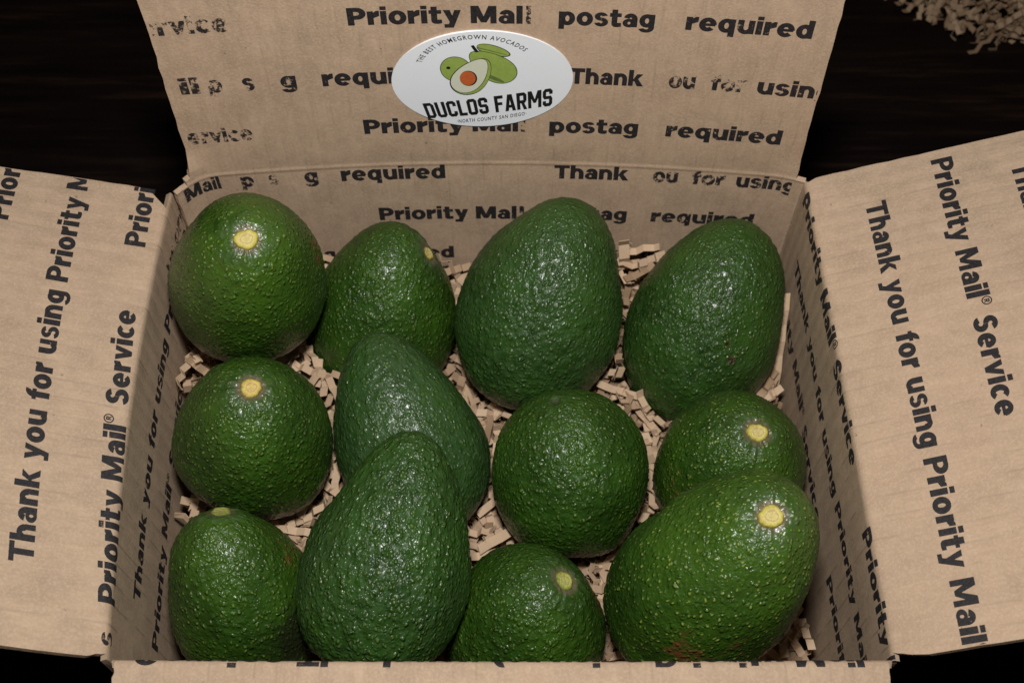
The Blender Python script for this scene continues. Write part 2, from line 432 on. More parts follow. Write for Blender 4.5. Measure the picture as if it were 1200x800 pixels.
# ------------------------------------------------------------------ heavy printed lettering
SW, HW = .31, .235
def R_(x0, y0, x1, y1): return [(x0, y0), (x1, y0), (x1, y1), (x0, y1)]
def ring(cx, cy, rx, ry, a0=0, a1=360, sw=None, hw=None):
    sw = SW if sw is None else sw; hw = HW if hw is None else hw
    n = max(5, int(abs(a1 - a0) / 18)); out = []
    for k in range(n):
        p = []
        for a, i in ((k, 0), (k + 1, 0), (k + 1, 1), (k, 1)):
            t = math.radians(a0 + (a1 - a0) * a / n)
            x, y = (rx, ry) if not i else (max(.02, rx - sw), max(.02, ry - hw))
            p.append((cx + x * math.cos(t), cy + y * math.sin(t)))
        out.append(p)
    return ('ring', out)
G = {
 'P': (.96, [R_(0, 0, .33, 1), R_(.2, .77, .50, 1), R_(.2, .33, .50, .56), ring(.49, .665, .45, .335, -90, 90, .33)]),
 'r': (.62, [R_(0, 0, SW, .77), [(.2, .34), (.60, .50), (.61, .79), (.46, .79), (.32, .70), (.2, .56)]]),
 'i': (.36, [R_(0, 0, SW, .77), R_(0, .83, SW, 1.03)]),
 'l': (.36, [R_(0, 0, SW, 1.03)]),
 'o': (.93, [ring(.45, .38, .45, .41)]),
 't': (.68, [R_(.11, .14, .11 + SW, .97), R_(0, .56, .63, .77), [(.11, .22), (.13, .07), (.26, -.02), (.46, -.03), (.64, .01), (.64, .22), (.42, .22)]]),
 'y': (.90, [[(0, .77), (.34, .77), (.58, .06), (.37, -.06)], [(.89, .77), (.57, .77), (.18, -.26), (.50, -.26)], R_(.04, -.26, .40, -.05)]),
 'v': (.90, [[(0, .77), (.33, .77), (.59, 0), (.30, 0)], [(.89, .77), (.57, .77), (.30, 0), (.59, 0)]]),
 'M': (1.34, [R_(0, 0, .31, 1), R_(.97, 0, 1.28, 1), [(.0, 1), (.40, 1), (.78, .06), (.50, .06)], [(1.28, 1), (.88, 1), (.50, .06), (.78, .06)]]),
 'a': (.86, [R_(.49, 0, .80, .50), ring(.42, .46, .38, .33, 0, 165), ring(.35, .235, .35, .25, 0, 360, .27, .165)]),
 'n': (.90, [R_(0, 0, SW, .77), ring(.43, .41, .42, .38, 0, 150), R_(.54, 0, .85, .42)]),
 'h': (.90, [R_(0, 0, SW, 1.03), ring(.43, .41, .42, .38, 0, 150), R_(.54, 0, .85, .42)]),
 'u': (.90, [R_(0, .33, SW, .77), ring(.42, .35, .42, .38, 180, 330), R_(.54, 0, .85, .77)]),
 'k': (.95, [R_(0, 0, SW, 1.03), [(.24, .31), (.46, .31), (.92, .77), (.53, .77)], [(.32, .42), (.56, .54), (.98, 0), (.58, 0)]]),
 'S': (.96, [ring(.45, .71, .43, .325, 15, 270, .33), ring(.46, .30, .45, .335, -165, 90, .33)]),
 's': (.80, [ring(.37, .55, .36, .24, 15, 270, .30, .185), ring(.38, .23, .38, .26, -165, 90, .30, .185)]),
 'e': (.92, [ring(.44, .38, .44, .41, 0, 318), R_(.2, .30, .82, .45)]),
 'c': (.83, [ring(.44, .38, .44, .41, 42, 318)]),
 'T': (1.0, [R_(0, .76, .98, 1), R_(.33, 0, .65, .9)]),
 'f': (.62, [R_(.12, 0, .12 + SW, .78), R_(0, .56, .60, .77), ring(.51, .70, .39, .34, 75, 180)]),
 'g': (.91, [ring(.42, .40, .42, .39), R_(.53, -.02, .84, .77), ring(.41, -.01, .43, .27, 195, 360, .30, .19)]),
 'p': (.93, [ring(.47, .38, .42, .41), R_(0, -.25, SW, .77)]),
 'q': (.93, [ring(.42, .38, .42, .41), R_(.54, -.25, .85, .77)]),
 'd': (.93, [ring(.42, .38, .42, .41), R_(.54, 0, .85, 1.03)]),
 '\u00ae': (.56, [ring(.24, .80, .25, .25, 0, 360, .06, .06), R_(.15, .67, .22, .93), R_(.19, .87, .31, .93), R_(.19, .77, .31, .82), R_(.28, .80, .34, .90), [(.22, .79), (.29, .79), (.37, .67), (.29, .67)]]),
 ' ': (.40, []),
}
SW, HW = .305, .225
G_SIDE = {
 'P': (.88, [R_(0, 0, .29, 1), R_(.2, .80, .46, 1), R_(.2, .36, .46, .56), ring(.45, .68, .40, .32, -90, 90)]),
 'r': (.56, [R_(0, 0, SW, .74), [(.2, .36), (.52, .50), (.53, .76), (.40, .76), (.28, .68), (.2, .56)]]),
 'i': (.34, [R_(0, 0, SW, .74), R_(0, .81, SW, 1.02)]),
 'l': (.34, [R_(0, 0, SW, 1.02)]),
 'o': (.84, [ring(.40, .37, .40, .39)]),
 't': (.62, [R_(.11, .14, .11 + SW, .95), R_(0, .56, .56, .74), [(.11, .2), (.13, .07), (.24, -.01), (.42, -.02), (.57, .01), (.57, .19), (.40, .19)]]),
 'y': (.80, [[(0, .74), (.28, .74), (.50, .06), (.33, -.04)], [(.78, .74), (.51, .74), (.16, -.25), (.43, -.25)], R_(.04, -.25, .34, -.06)]),
 'v': (.80, [[(0, .74), (.28, .74), (.52, 0), (.27, 0)], [(.79, .74), (.52, .74), (.27, 0), (.52, 0)]]),
 'M': (1.22, [R_(0, 0, .26, 1), R_(.88, 0, 1.14, 1), [(.0, 1), (.34, 1), (.68, .12), (.46, .12)], [(1.14, 1), (.80, 1), (.46, .12), (.68, .12)]]),
 'a': (.76, [R_(.44, 0, .70, .48), ring(.37, .44, .33, .32, 0, 165), ring(.31, .225, .31, .235, 0, 360, .24, .15)]),
 'n': (.82, [R_(0, 0, SW, .74), ring(.39, .40, .37, .36, 0, 150), R_(.50, 0, .76, .41)]),
 'h': (.82, [R_(0, 0, SW, 1.02), ring(.39, .40, .37, .36, 0, 150), R_(.50, 0, .76, .41)]),
 'u': (.82, [R_(0, .33, SW, .74), ring(.37, .34, .37, .36, 180, 330), R_(.50, 0, .76, .74)]),
 'k': (.86, [R_(0, 0, SW, 1.02), [(.22, .33), (.42, .33), (.82, .74), (.50, .74)], [(.30, .42), (.50, .52), (.87, 0), (.55, 0)]]),
 'S': (.86, [ring(.40, .715, .38, .305, 15, 270), ring(.41, .295, .40, .315, -165, 90)]),
 's': (.70, [ring(.32, .535, .31, .225, 15, 270, .25, .165), ring(.33, .225, .33, .245, -165, 90, .25, .165)]),
 'e': (.82, [ring(.39, .37, .39, .39, 0, 318), R_(.2, .29, .74, .44)]),
 'c': (.74, [ring(.39, .37, .39, .39, 42, 318)]),
 'T': (.92, [R_(0, .79, .90, 1), R_(.31, 0, .59, .9)]),
 'f': (.54, [R_(.11, 0, .11 + SW, .78), R_(0, .56, .54, .74), ring(.46, .70, .35, .32, 75, 180)]),
 'g': (.82, [ring(.38, .39, .38, .37), R_(.50, -.02, .75, .74), ring(.37, -.01, .38, .25, 195, 360, .25, .17)]),
 'p': (.84, [ring(.42, .37, .38, .39), R_(0, -.25, SW, .74)]),
 'q': (.84, [ring(.38, .37, .38, .39), R_(.50, -.25, .76, .74)]),
 'd': (.84, [ring(.38, .37, .38, .39), R_(.50, 0, .76, 1.02)]),
 '\u00ae': (.52, [ring(.21, .80, .23, .23, 0, 360, .055, .055), R_(.13, .68, .19, .92), R_(.17, .86, .28, .92), R_(.17, .77, .28, .82), R_(.25, .80, .31, .90), [(.20, .79), (.26, .79), (.33, .68), (.26, .68)]]),
 ' ': (.40, []),
}
def layout(text, font, gap=.03):
    """polygons of a string, in cap heights; -> list of (list of points, layer), total width"""
    x = 0; out = []
    for ch in text:
        adv, prims = font[ch]
        for k, p in enumerate(prims):
            if isinstance(p, tuple):
                for q in p[1]: out.append(([(a + x, b) for a, b in q], k))
            else: out.append(([(a + x, b) for a, b in p], k))
        x += adv + gap
    return out, x - gap

WORDS = 0
def print_row(sheet, parent, text, ua, ub, sa, sb, cap=8.7, wear=0., clip=None, lift=.13, tilt=0.):
    """text laid on a sheet from u=ua to u=ub with its baseline at s=sa..sb, letter tops towards +s"""
    global WORDS
    polys, w = layout(text, G if sheet is back else G_SIDE)
    V = []; F = []; Z = []
    bm = bmesh.new()
    layer = bm.verts.layers.float.new('z')
    for pts, k in polys:
        vs = []
        for a, b in pts:
            v = bm.verts.new((a / w, b, 0)); v[layer] = k * .012; vs.append(v)
        bm.faces.new(vs)
    # cut so that the print follows bends
    smin = min(sa, sb) - .3 * cap; smax = max(sa, sb) + 1.1 * cap
    if smin < 5 and smax > -5:
        for y in np.arange(-.25, 1.05, .09):
            bmesh.ops.bisect_plane(bm, geom=bm.verts[:] + bm.edges[:] + bm.faces[:], plane_co=(0, y, 0), plane_no=(0, 1, 0))
    if abs(ub - ua) > 0:
        lo, hi = (clip if clip else (0.4, sheet.lu - .4))
        for lim, sgn in ((lo, -1), (hi, 1)):
            t = (lim - ua) / (ub - ua)
            if 0 < t < 1:
                sg = sgn if ub > ua else -sgn
                bmesh.ops.bisect_plane(bm, geom=bm.verts[:] + bm.edges[:] + bm.faces[:], plane_co=(t, 0, 0), plane_no=(sg, 0, 0), clear_outer=True)
    bm.verts.index_update()
    T = np.array([(v.co.x, v.co.y, v[layer]) for v in bm.verts])
    F = [[v.index for v in f.verts] for f in bm.faces]
    bm.free()
    if len(T) == 0: return
    u = ua + (ub - ua) * T[:, 0]; s = sa + (sb - sa) * T[:, 0] + T[:, 1] * cap
    P = sheet.at(u, s, lift + T[:, 2])
    me = mesh_from('printed_words', P, F, M['ink'])
    o = obj('printed_words', me, parent)
    o['wear'] = float(wear)
    return o

THANK = 'Thank you for using Priority Mail\u00ae Service'
PM = 'Priority Mail\u00ae Service'
# side flaps and walls: u runs from the back corner to the front corner
print_row(right, flap_right, THANK, 20, 20 + 245, 22.5, 25.5, wear=.05)
print_row(right, flap_right, PM, 5, 131.5, 52.5, 53.0, wear=.04)
print_row(right, flap_right, THANK, 17, 17 + 245, 82, 83, wear=.05)
print_row(right, wall_right, PM, 6.5, 136, -8.0, -8.5, wear=.16)
print_row(right, wall_right, PM, 163, 163 + 126, -8.6, -6.6, wear=.12)
print_row(right, wall_right, THANK, 22, 22 + 238, -38.5, -38, wear=.12)
print_row(right, wall_right, PM, 6, 136, -69, -69, wear=.15)
print_row(right, wall_right, PM, 161, 161 + 126, -69, -68, wear=.12)
LL = left.lu
print_row(left, flap_left, THANK, 176, 176 - 245, 27.6, 36.6, wear=.05)
print_row(left, flap_left, PM, 186.5, 62.5, -4.4, 3.4, wear=.10)
print_row(left, flap_left, PM, 31, 31 - 124, 5.0, 10.5, wear=.08)
print_row(left, flap_left, 's', 202.0, 196.5, -3.6, -3.2, wear=.36, cap=7.5)
print_row(left, flap_left, PM, 28, 28 - 124, 61, 66.5, wear=.05)
print_row(left, wall_left, THANK, 176, 176 - 245, -34.5, -30.5, wear=.10)
print_row(left, wall_left, PM, 187, 62, -63.5, -61, wear=.12)
print_row(left, wall_left, PM, 31, 31 - 124, -21, -16, wear=.45)
# back panel: u runs left to right (u = x + 143.5)
def brow(parent, s, words):
    lo = 2 if s < 0 else 8.0 + s * .016
    for txt, xa, xb, wear in words:
        print_row(back, parent, txt, xa + 143.5, xb + 143.5, s, s, wear=wear, cap=8.8, clip=(lo, back.lu - 5 - max(0, s) * .02))
brow(flap_back, 82.5, [('ervice', -139, -104, .42), ('Priority Mal', -58.5, 9.5, .03), ('l', 10.4, 12.6, .42), ('postag', 23, 60.5, .05), ('required', 72.0, 121.5, .14)])
brow(flap_back, 50.5, [('il', -130.5, -122, .35), ('p', -119, -113.0, .40), ('s', -105, -100, .36), ('g', -89.5, -82.5, .30), ('required', -72.5, -23, .10), ('Thank', 28.5, 58.5, .07), ('ou', 69.0, 80, .32), ('for', 86, 100.5, .38), ('using', 105, 136, .18)])
brow(flap_back, 21.0, [('ervice', -134, -106, .38), ('Priority Mal', -58.5, 8.0, .05), ('l', 8.8, 11.0, .45), ('postag', 21, 59.5, .05), ('required', 71.0, 121, .20)])
brow(wall_back, -9.5, [('Mail', -141, -126, .22), ('p', -117, -111, .30), ('s', -104.5, -100, .42), ('g', -88.5, -82, .28), ('required', -72, -24.5, .08), ('Thank', 24, 57.5, .10), ('ou', 68.5, 80, .32), ('for', 86, 101, .38), ('using', 106, 133, .24)])
brow(wall_back, -37.5, [('ervice', -130, -104, .4), ('Priority Mal', -57.5, 7.5, .10), ('l', 8.5, 11, .4), ('postag', 21.5, 59.5, .12), ('required', 70.5, 119, .25)])
brow(wall_back, -67.0, [('g', -87.5, -81.5, .15), ('required', -72, -23, .08), ('Thank', 24, 57.5, .12), ('ou', 68.5, 80, .3), ('for using', 86, 133, .3)])
# traces along the front fold, letter tops just reaching over it
print_row(front, wall_front, 'Service', 8, 62, -7.2, -6.2, wear=.22, cap=8.7)
print_row(front, wall_front, 'Thank you for using Priority Mail', 66, 268, -6.9, -6.6, wear=.20, cap=8.7)

# ------------------------------------------------------------------ the oval sticker
BL = {}
def blk(w, polys): return (w, polys)
b = .21; h = .19
BL['D'] = blk(.62, [R_(0, 0, b, 1), [(.1, 1 - h), (.1, 1), (.46, 1), (.62, .84), (.41, .81)], [(.1, 0), (.1, h), (.41, .19), (.62, .16), (.46, 0)], R_(.41, .16, .62, .84)])
BL['U'] = blk(.62, [R_(0, .12, b, 1), R_(.41, .12, .62, 1), [(0, .14), (.14, 0), (.48, 0), (.62, .14), (.55, h), (.07, h)]])
BL['C'] = blk(.60, [R_(0, .12, b, .88), [(0, .86), (.14, 1), (.46, 1), (.60, .86), (.55, .81), (.07, .81)], [(0, .14), (.14, 0), (.46, 0), (.60, .14), (.55, h), (.07, h)], R_(.39, .66, .60, .88), R_(.39, .12, .60, .34)])
BL['L'] = blk(.52, [R_(0, 0, b, 1), R_(.1, 0, .52, h)])
BL['O'] = blk(.62, [R_(0, .12, b, .88), R_(.41, .12, .62, .88), [(0, .86), (.14, 1), (.48, 1), (.62, .86), (.55, .81), (.07, .81)], [(0, .14), (.14, 0), (.48, 0), (.62, .14), (.55, h), (.07, h)]])
BL['S'] = blk(.60, [[(0, .86), (.14, 1), (.46, 1), (.60, .86), (.55, .81), (.07, .81)], R_(0, .55, b, .88), [(0, .56), (.10, .41), (.50, .41), (.60, .44), (.50, .59), (.10, .59)], R_(.39, .12, .60, .45), [(0, .14), (.14, 0), (.46, 0), (.60, .14), (.55, h), (.07, h)], R_(0, .12, b, .32), R_(.39, .70, .60, .88)])
BL['F'] = blk(.54, [R_(0, 0, b, 1), R_(.1, .81, .54, 1), R_(.1, .42, .48, .60)])
BL['A'] = blk(.68, [[(0, 0), (.22, 0), (.40, 1), (.20, 1)], [(.68, 0), (.46, 0), (.28, 1), (.48, 1)], R_(.16, .20, .52, .37)])
BL['R'] = blk(.62, [R_(0, 0, b, 1), [(.1, .81), (.1, 1), (.48, 1), (.62, .86), (.55, .81)], R_(.41, .52, .62, .88), [(.1, .38), (.1, .56), (.5, .56), (.62, .53), (.5, .38)], [(.26, .44), (.44, .44), (.64, 0), (.42, 0)]])
BL['M'] = blk(.84, [R_(0, 0, b, 1), R_(.63, 0, .84, 1), [(0, 1), (.24, 1), (.50, .30), (.34, .30)], [(.84, 1), (.60, 1), (.34, .30), (.50, .30)]])
BL[' '] = blk(.26, [])

M['sticker_paper'] = plain('sticker_white', (0.86, 0.89, 0.93), .36, .02, 60, .4)
M['sticker_ink'] = plain('sticker_ink', (0.013, 0.013, 0.014), .4, .1)
M['art_green'] = plain('sticker_green', (0.30, 0.40, 0.085), .4, .22, 500)
M['art_dark_green'] = plain('sticker_shade_green', (0.13, 0.18, 0.05), .4, .25, 700)
M['art_cream'] = plain('sticker_cream', (0.68, 0.69, 0.55), .4, .06, 500)
M['art_pit'] = plain('sticker_orange', (0.55, 0.125, 0.035), .4, .25, 600)
# sticker plane: x', y' in mm about its centre, lying on the back flap, turned anticlockwise
ST_X, ST_S = -7.2, 52.0
_c = back.at([ST_X + 143.5], [ST_S])[0]
_ex = back.at([ST_X + 173.5], [ST_S])[0] - back.at([ST_X + 113.5], [ST_S])[0]; _ex /= np.linalg.norm(_ex)
_ey = back.at([ST_X + 143.5], [ST_S + 22])[0] - back.at([ST_X + 143.5], [ST_S - 22])[0]; _ey -= _ex * (_ex @ _ey); _ey /= np.linalg.norm(_ey)
_en = np.cross(_ex, _ey); _en = _en if _en[1] < 0 else -_en
def stick(V2, lift, ang=0.):
    """stiff label: lies in one plane that just clears the slightly bowed board"""
    V2 = np.asarray(V2, float)
    c, s_ = math.cos(ang), math.sin(ang)
    x = V2[:, 0] * c - V2[:, 1] * s_; y = V2[:, 0] * s_ + V2[:, 1] * c
    return _c + x[:, None] * _ex + y[:, None] * _ey + _en * np.reshape(np.asarray(lift, float) + ST_GAP, (-1, 1))
_g = np.array([(37 * math.cos(q) * f, 27 * math.sin(q) * f) for q in np.linspace(0, 6.28, 40) for f in (.3, .6, .8, 1.)])
ST_GAP = 0.
ST_GAP = float(max(0, ((back.at(_g[:, 0] + ST_X + 143.5, _g[:, 1] + ST_S) - stick(_g, 0.)) @ _en).max()))
print('sticker gap', ST_GAP)
def disc_faces(n): return [[0, 1 + k, 1 + (k + 1) % n] for k in range(n)]
NS = 72
ang = np.linspace(0, 2 * math.pi, NS, endpoint=False)
A_, B_ = 37.2, 27.0
r0 = [(0, 0)] + [(A_ * math.cos(a) * .5, B_ * math.sin(a) * .5) for a in ang] + [(A_ * math.cos(a), B_ * math.sin(a)) for a in ang]
top = stick(r0, .30, math.radians(4)); low = stick(r0[1 + NS:], -ST_GAP - .1, math.radians(4))
Fs = disc_faces(NS) + [[1 + k, 1 + NS + k, 1 + NS + (k + 1) % NS, 1 + (k + 1) % NS] for k in range(NS)]
e0 = len(top)
Fs += [[1 + NS + k, e0 + k, e0 + (k + 1) % NS, 1 + NS + (k + 1) % NS] for k in range(NS)]
sticker = obj('sticker', mesh_from('sticker', np.concatenate([top, low]), Fs, M['sticker_paper']), box)
sticker['label'] = 'glossy white oval sticker with a drawing of avocados and black lettering'

def art(name, polys, mat, lift, layers=True):
    V = []; F = []; Lz = []
    for k, (pts, lay) in enumerate(polys):
        i = len(V); V += pts; Lz += [lift + lay * .02] * len(pts); F.append(list(range(i, i + len(pts))))
    if name != 'company_name': V = [(x * .96 + .5, y * .96 - .6) for x, y in V]
    P = stick(V, np.array(Lz))
    return obj(name, mesh_from(name, P, F, mat), sticker)

polys, w = layout('DUCLOS FARMS', BL, .075)
def arch(a, bb):
    t = a / w
    hgt = 9.0 + 1.3 * t
    return (-23.4 + 52.4 * t - bb * 2.0 * (1 - t), -22.2 + 8.0 * t - 3.0 * t * (1 - t) + bb * hgt)
art('company_name', [([arch(a, bb) for a, bb in pts], lay) for pts, lay in polys], M['sticker_ink'], .34)

def small_text(name, text, size, place, extra=1.0, off=.012):
    cu = bpy.data.curves.new('tmp', 'FONT'); cu.body = text; cu.offset = off; cu.resolution_u = 2; cu.space_character = extra
    to = bpy.data.objects.new('tmp', cu); COL.objects.link(to)
    bpy.context.view_layer.update()
    me = bpy.data.meshes.new_from_object(to.evaluated_get(bpy.context.evaluated_depsgraph_get()))
    n = len(me.vertices); co = np.zeros(n * 3, np.float32); me.vertices.foreach_get('co', co); co = co.reshape(-1, 3)
    F = [list(p.vertices) for p in me.polygons]
    bpy.data.objects.remove(to); bpy.data.curves.remove(cu); bpy.data.meshes.remove(me)
    x0, x1 = co[:, 0].min(), co[:, 0].max()
    V2 = [place((x - x0) / (x1 - x0), y * size) for x, y, z in co]
    return obj(name, mesh_from(name, stick(V2, .35), F, M['sticker_ink']), sticker)
def top_arc(t, y):
    a = math.radians(165 - 127 * t); return (-1.5 + (23.4 + y) * math.cos(a), 5.8 + (17.2 + y) * math.sin(a))
small_text('slogan', 'THE BEST HOMEGROWN AVOCADOS', 3.2, top_arc, 1.3, .014)
def low_arc(t, y):
    return (-11.2 + 29.4 * t, -25.0 + 5.0 * t - 2.2 * t * (1 - t) + y)
small_text('place_name', '\u00b7NORTH COUNTY SAN DIEGO\u00b7', 3.0, low_arc, 1.2, .014)

def blob(cx, cy, rx, ry, rot, pear=0., n=40):
    out = []
    for k in range(n):
        a = 2 * math.pi * k / n
        x = rx * math.cos(a); y = ry * math.sin(a) * (1 - pear * math.cos(a))
        c, s_ = math.cos(rot), math.sin(rot)
        out.append((cx + x * c - y * s_, cy + x * s_ + y * c))
    return out
r = math.radians
art('leaf', [(blob(4.6, 18.2, 7.4, 2.9, r(-20), .1), 0)], M['sticker_ink'], .36)
art('leaf_face', [(blob(4.5, 18.3, 7.0, 2.5, r(-20), .1), 0)], M['art_green'], .38)
art('leaf_vein', [([(-2, 20.2), (10, 16.0), (10, 15.7), (-2, 19.6)], 0)], M['art_dark_green'], .40)
for nm, (cx, cy, rx, ry, ro, pe) in dict(whole_fruit=(-11.5, 7.6, 6.3, 7.0, r(8), .0), pear_fruit=(3.9, 9.3, 11.6, 6.8, r(139), .26)).items():
    art(nm + '_outline', [(blob(cx, cy, rx + .3, ry + .3, ro, pe), 0)], M['sticker_ink'], .42)
    art(nm, [(blob(cx, cy, rx, ry, ro, pe), 0)], M['art_green'], .44)
art('pear_shade', [(blob(4.2, 2.6, 5.4, 1.0, r(-30), 0), 0)], M['art_dark_green'], .46)
art('fruit_navel', [(blob(-14.6, 8.4, .9, .8, 0), 0)], M['sticker_ink'], .46)
art('stalk', [([(-2.9, 17.2), (-1.5, 17.6), (-3.6, 21.4), (-4.8, 20.9)], 0)], M['sticker_ink'], .46)
art('half_outline', [(blob(-4.7, 3.5, 11.9, 7.4, r(57), .24), 0)], M['sticker_ink'], .48)
art('half_rim', [(blob(-4.6, 3.5, 11.5, 7.1, r(57), .24), 0)], M['art_green'], .50)
art('half_flesh_line', [(blob(-5.3, 4.0, 11.2, 6.5, r(57), .26), 0)], M['sticker_ink'], .52)
art('half_flesh', [(blob(-5.3, 4.0, 11.0, 6.25, r(57), .26), 0)], M['art_cream'], .54)
art('pit_outline', [(blob(-6.3, 2.4, 3.7, 4.5, 0), 0)], M['sticker_ink'], .56)
art('pit', [(blob(-6.6, 2.5, 3.35, 4.15, 0), 0)], M['art_pit'], .58)

# ------------------------------------------------------------------ avocados
# id, centre, stem axis, length, largest radius, pear factor, stem point, blemish points  (mm)
AV = [
    (1, (-108.0, 56.6, -4.3), (0.209, -0.129, 0.969), 100.6, 32.8, 0.11, (-98.2, 44.7, 42.9), [[-125.0, 70.0, 23.9], [-76.3, 57.2, 12.5]]),
    (2, (-55.8, 73.6, -59.5), (0.201, 0.312, 0.929), 95.5, 35.2, 0.21, (-30.6, 86.5, -26.0), []),
    (3, (19.1, 67.5, -42.2), (0.295, 0.521, 0.801), 104.6, 37.7, 0.20, (34.6, 94.8, -0.2), []),
    (4, (96.2, 66.7, -57.2), (0.29, 0.543, 0.789), 104.4, 35.6, 0.13, (111.3, 95.0, -16.0), [[102.5, 36.5, -39.9], [100.2, 41.4, -33.2]]),
    (5, (-104.1, -4.1, -31.9), (0.129, -0.053, 0.99), 89.3, 33.0, 0.14, (-96.9, -3.9, 12.0), []),
    (6, (-41.8, 4.8, -51.9), (-0.337, 0.73, 0.594), 95.1, 32.7, 0.25, (-57.8, 39.5, -23.6), []),
    (7, (30.7, -10.4, -55.3), (-0.07, 0.343, 0.937), 81.1, 34.2, 0.06, (23.2, 6.8, -19.7), []),
    (8, (101.0, -7.5, -58.7), (0.063, 0.006, 0.998), 88.0, 32.6, 0.09, (105.6, -10.4, -15.2), [[78.6, -27.3, -45.7]]),
    (9, (-105.4, -68.1, -52.1), (-0.132, 0.353, 0.926), 93.6, 30.0, 0.13, (-109.5, -44.0, -14.0), [[-87.0, -56.8, -24.1], [-79.7, -84.2, -48.4]]),
    (10, (-42.7, -58.7, -24.2), (0.236, 0.797, 0.555), 98.5, 33.5, 0.30, (-31.1, -19.5, 3.2), []),
    (11, (11.2, -75.6, -64.5), (0.117, 0.065, 0.991), 90.7, 32.8, 0.15, (27.4, -68.9, -22.2), [[40.7, -70.0, -45.7]]),
    (12, (84.0, -67.1, -28.4), (0.381, 0.193, 0.904), 115.7, 34.9, 0.13, (97.6, -62.7, 25.0), [[70.9, -99.5, -22.7], [90.4, -99.2, -17.6], [46.2, -57.5, -40.6]]),
]
#     nodule size, relief, dots, warm, stem radius, stem material, stem in view
LOOK = {
    1: (2.6, .34, .60, .62, 4.6, 'stem', 1), 2: (2.9, .42, .35, .25, 3.8, 'stem', 1), 3: (3.3, .46, .12, .05, 0, None, 0), 4: (2.9, .44, .20, .15, 0, None, 0),
    5: (2.9, .44, .55, .40, 4.4, 'stem_orange', 1), 6: (2.6, .36, .22, .05, 0, None, 0), 7: (2.5, .38, .40, .25, 1.9, 'stem_grey', 1), 8: (2.7, .36, .70, .45, 4.4, 'stem', 1),
    9: (2.9, .44, .50, .45, 4.4, 'stem_green', 1), 10: (3.5, .58, .25, .05, 0, None, 0), 11: (2.8, .44, .30, .30, 4.2, 'stem_green', 1), 12: (2.8, .34, 1.0, .60, 4.7, 'stem', 1),
}
# small departures from an egg: point on the skin and how far it bulges (mm)
PUSH = {
    1: [(-103, 76, 30, 1.0), (-117, 73, 29, 0.8), (-127, 68, 23, -0.8), (-134, 63, 16, -0.9), (-140, 54, 2, 0.6), (-140, 45, -10, 0.4), (-135, 37, -21, 0.7), (-122, 32, -32, 1.0), (-111, 32, -35, -1.5), (-99, 34, -35, 0.4), (-86, 74, 19, -0.6)],
    2: [(-45, 97, -22, 1.3), (-58, 97, -25, 1.4), (-69, 94, -32, -0.5), (-86, 79, -54, 0.5), (-89, 74, -60, -0.5), (-36, 96, -27, -0.4), (-31, 93, -33, -1.2), (-27, 89, -40, -1.0)],
    3: [(39, 97, -5, 0.6), (54, 77, -26, -1.2), (51, 48, -55, 1.6), (45, 40, -62, -0.5), (-11, 36, -66, 0.5), (-20, 47, -60, -0.5), (-22, 59, -52, -0.7), (-19, 73, -41, 0.9), (-8, 86, -27, 0.5), (16, 99, -9, -0.4)],
    4: [(124, 89, -25, 0.6), (131, 65, -46, -0.8), (65, 40, -84, 0.8), (61, 46, -80, -0.8)],
    5: [(-128, 8, -13, -0.4), (-134, -1, -21, 0.4), (-136, -13, -31, 1.1), (-131, -24, -41, 0.4), (-117, -33, -51, -1.6), (-104, -34, -55, -0.5), (-85, -25, -55, 1.2), (-84, 19, -19, 0.4), (-95, 21, -11, -0.7)],
    6: [(-39, 38, -30, 0.5), (-22, 27, -39, -1.0), (-14, 18, -48, -0.5), (-6, 2, -57, 0.6), (-6, -16, -66, 0.8), (-10, -23, -68, -1.1)],
    7: [(31, 19, -32, -0.7), (20, 18, -33, -0.7), (54, 9, -38, 0.9), (61, 0, -45, 0.8), (13, -39, -72, 1.4), (23, -43, -73, -0.8), (32, -44, -74, -0.5), (49, -40, -71, 1.2), (61, -28, -63, -1.9)],
    8: [(102, 18, -34, 0.6), (84, 17, -45, 0.8), (73, 8, -58, -0.5), (69, 0, -65, -0.5), (116, 12, -32, -0.6), (125, 4, -35, -0.7)],
    9: [(-110, -41, -20, -0.4), (-127, -53, -22, 1.4), (-132, -63, -31, -0.4), (-133, -70, -39, -0.5), (-103, -40, -24, -0.7)],
    10: [(-44, -22, 0, 1.3), (-61, -36, -9, -1.7), (-72, -50, -17, 1.0), (-26, -21, -1, -0.6), (-14, -78, -36, 0.4)],
    11: [(4, -49, -46, 1.2), (25, -51, -41, -0.7), (33, -55, -44, -0.7), (40, -63, -49, -1.0), (43, -70, -56, -0.4), (43, -77, -61, 0.7)],
    12: [(96, -39, 9, 1.1), (68, -39, -16, -2.2), (58, -43, -26, 0.6), (43, -68, -50, 0.5), (115, -53, 12, 0.4)],
}
LABEL = {
    1: 'round stem-up avocado, yellow-green at its top, in the back corner with the soft rounded fold',
    2: 'pear-shaped avocado against the back wall whose yellow stem button is seen edge on',
    3: 'large plain dark green avocado leaning on the middle of the back wall, no stem showing',
    4: 'glossy plain avocado with a small black scar, beside a long upright paper strip',
    5: 'round avocado with an amber stem button standing between two other avocados along the side wall',
    6: 'dull bluish green avocado lying partly beneath the strongly pebbled pear-shaped avocado',
    7: 'round avocado in the middle of the box with only a small grey scar',
    8: 'avocado with a yellow stem button, partly covered by the big yellow-speckled avocado',
    9: 'avocado in the front corner with a flat greenish stem button and a dark blackened side',
    10: 'strongly pebbled dark green pear-shaped avocado lying on top of its neighbours at the front wall',
    11: 'short avocado against the front wall with a tilted greenish-yellow stem button',
    12: 'big avocado speckled with yellow dots, with yellow stem button and brown scuffs',
}
